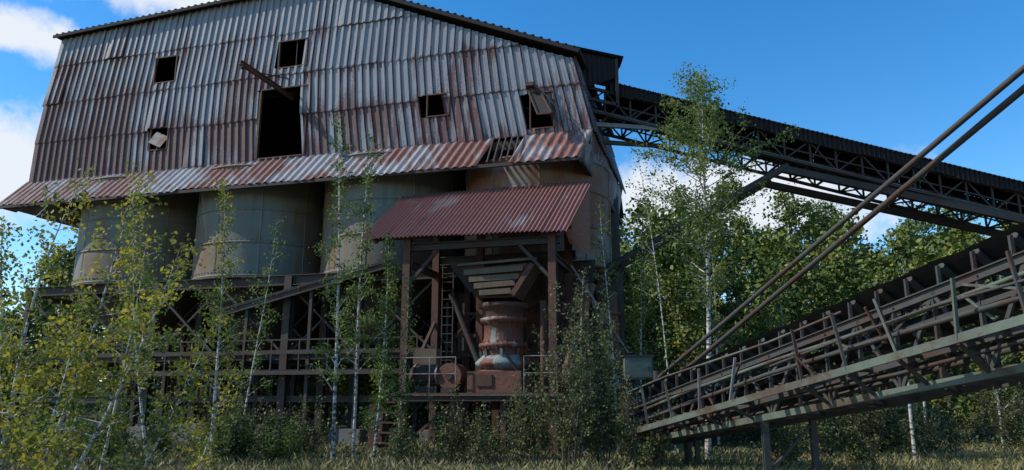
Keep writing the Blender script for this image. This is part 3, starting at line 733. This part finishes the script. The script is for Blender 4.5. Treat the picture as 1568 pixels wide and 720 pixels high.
Sh=[((1.4,18.3),4.7,1.4,10,'leafD'),((2.2,18.8),3.9,1.2,9,'leafD'),((.4,19.2),3.0,1.0,8,'leafD'),((-1.7,19.8),2.0,.9,7,'leafD'),((6.5,18.2),1.2,.8,5,'leafD'),((-2.8,19.4),1.2,.7,5,'leafD'),((3.2,18.0),1.7,1.0,6,'leafD'),((-5.8,19.2),1.1,.8,5,'leafG'),((8.2,17.8),1.3,.9,5,'leafD'),((-9.6,18),2.2,1.3,7,'leafG'),((-.6,18.8),1.6,1.0,7,'leafD'),((2.9,20.2),2.6,1.1,7,'leafD')]
shm=[]
for i,((x,y),h,sp,ns,mt) in enumerate(Sh):
    r=random.Random(500+i); st=[]
    for k in range(ns):
        az=r.uniform(0,6.28); rr=r.uniform(.1,1)*sp*.75; hh=h*r.uniform(.55,1.0)
        st.append((V((.2*math.cos(az),.2*math.sin(az),-.05)),V((rr*math.cos(az),rr*math.sin(az),hh)),.02,1.0))
    mb,lv,vl=grow((0,0,0),(0,0,1),.02,17,.28*h**.6,.1,cone,36,.07,600+i,elev=(15,60),droop=0,wob=.15,nsub=3,multi=st)
    me=build_tree('wild_shrub',mb,lv,.038,vl,'bark',mt); shm.append(me); put('wild_shrub',me,(x,y,0))
# rough brush along the wood edge and under the conveyor
br=empty('brush_thicket'); r=random.Random(77)
for i in range(64):
    x=r.uniform(4.5,26); y=r.uniform(20,35)
    if x<6.5 and y<21.5: continue
    put('brush',shm[r.choice((2,3,6,8,10,11))],(x,y,-.05),r.uniform(0,6.28),r.uniform(.8,1.5),br)
for i in range(16):
    put('brush',shm[r.choice((3,5,7,8))],(r.uniform(-13,-5.5),r.uniform(19.5,22.5),-.05),r.uniform(0,6.28),r.uniform(.7,1.2),br)
n=24000; X=rng.uniform(-16,24,n); Y=rng.uniform(17.2,34,n)
dens=np.sin(X*1.3)+np.sin(Y*1.9+X*.7)+rng.normal(0,.7,n); k=(dens>.3)&((Y>21)|(rng.random(n)<.2)); X=X[k];Y=Y[k]
Z=rng.gamma(1.6,.14,len(X))*(1+.5*np.sin(X*.9)); C=np.stack([X,Y,Z],1)
put('undergrowth',build_tree('undergrowth',MB(),C,.055,rng.normal(.4,.2,len(C)),'bark','leafD'))
def blades(name,n,x0,x1,y0,y1,h,mat,bias):
    X=rng.uniform(x0,x1,n);Y=y0+(y1-y0)*rng.random(n)**1.3; a=rng.uniform(0,6.28,n)
    cl=.55+.45*np.sin(X*1.1+np.sin(Y*2.3)*1.5)*np.cos(Y*1.4); H=h*rng.uniform(.4,1.3,n)*(.4+cl)
    wv=.009+.005*rng.random(n); dx=np.cos(a)*wv; dy=np.sin(a)*wv; lx=rng.normal(0,.4,n)*H; ly=rng.normal(0,.4,n)*H
    z=np.zeros(n)-.03
    P=np.stack([np.stack([X-dx,Y-dy,z],1),np.stack([X+dx,Y+dy,z],1),np.stack([X+dx*.6+lx*.4,Y+dy*.6+ly*.4,H*.6],1),np.stack([X+lx,Y+ly,H],1)],1).reshape(-1,3)
    me=bpy.data.meshes.new(name); me.vertices.add(4*n); me.vertices.foreach_set('co',P.ravel())
    me.loops.add(4*n); me.loops.foreach_set('vertex_index',np.arange(4*n,dtype=np.int32)); me.polygons.add(n); me.polygons.foreach_set('loop_start',(4*np.arange(n)).astype(np.int32)); me.update(calc_edges=True)
    me.materials.append(M[mat]); at=me.attributes.new('leafv','FLOAT','FACE'); at.data.foreach_set('value',np.clip(cl*.4+rng.normal(bias,.25,n),0,1).astype(np.float32))
    put(name,me)
blades('grass',90000,-20,30,15.5,32,.17,'grass',.3)

def forest_mesh(i):
    r=random.Random(900+i); h=r.uniform(9,13); mb,lv,vl=grow((0,0,-.5),(r.uniform(-.6,.6),0,h),.16,60,3.3,.06,oval,13,.32,950+i,elev=(5,60),droop=.05,wob=.4,nsub=5)
    return build_tree('broadleaf_tree_mesh',mb,lv,.18,vl+r.uniform(-.25,.25),'birch' if i%3==0 else 'bark','leafF' )
FM=[forest_mesh(i) for i in range(7)]
fo=empty('forest',(0,0,0))
r=random.Random(11); cnt=0
for row,(y,step) in enumerate(((37,4.2),(43,4.0),(50,4.3),(59,4.8),(69,5.4),(79,6))):
    x=-32-row*7
    while x<46+row*9:
        xx=x+r.uniform(-1.3,1.3); yy=y+r.uniform(-2.5,2.5)
        s=r.uniform(.75,1.15)*(.6 if row==0 else .82 if row==1 else 1)
        if row==0 and xx<3: s*=.75
        if not(row==0 and r.random()<.2):
            put('forest_tree',FM[r.randrange(7)],(xx,yy,max(0,hz_(xx,yy))-.1),r.uniform(0,6.28),(s*1.1,s*1.1,s),fo); cnt+=1
        x+=step*r.uniform(.75,1.25)
print('forest',cnt)
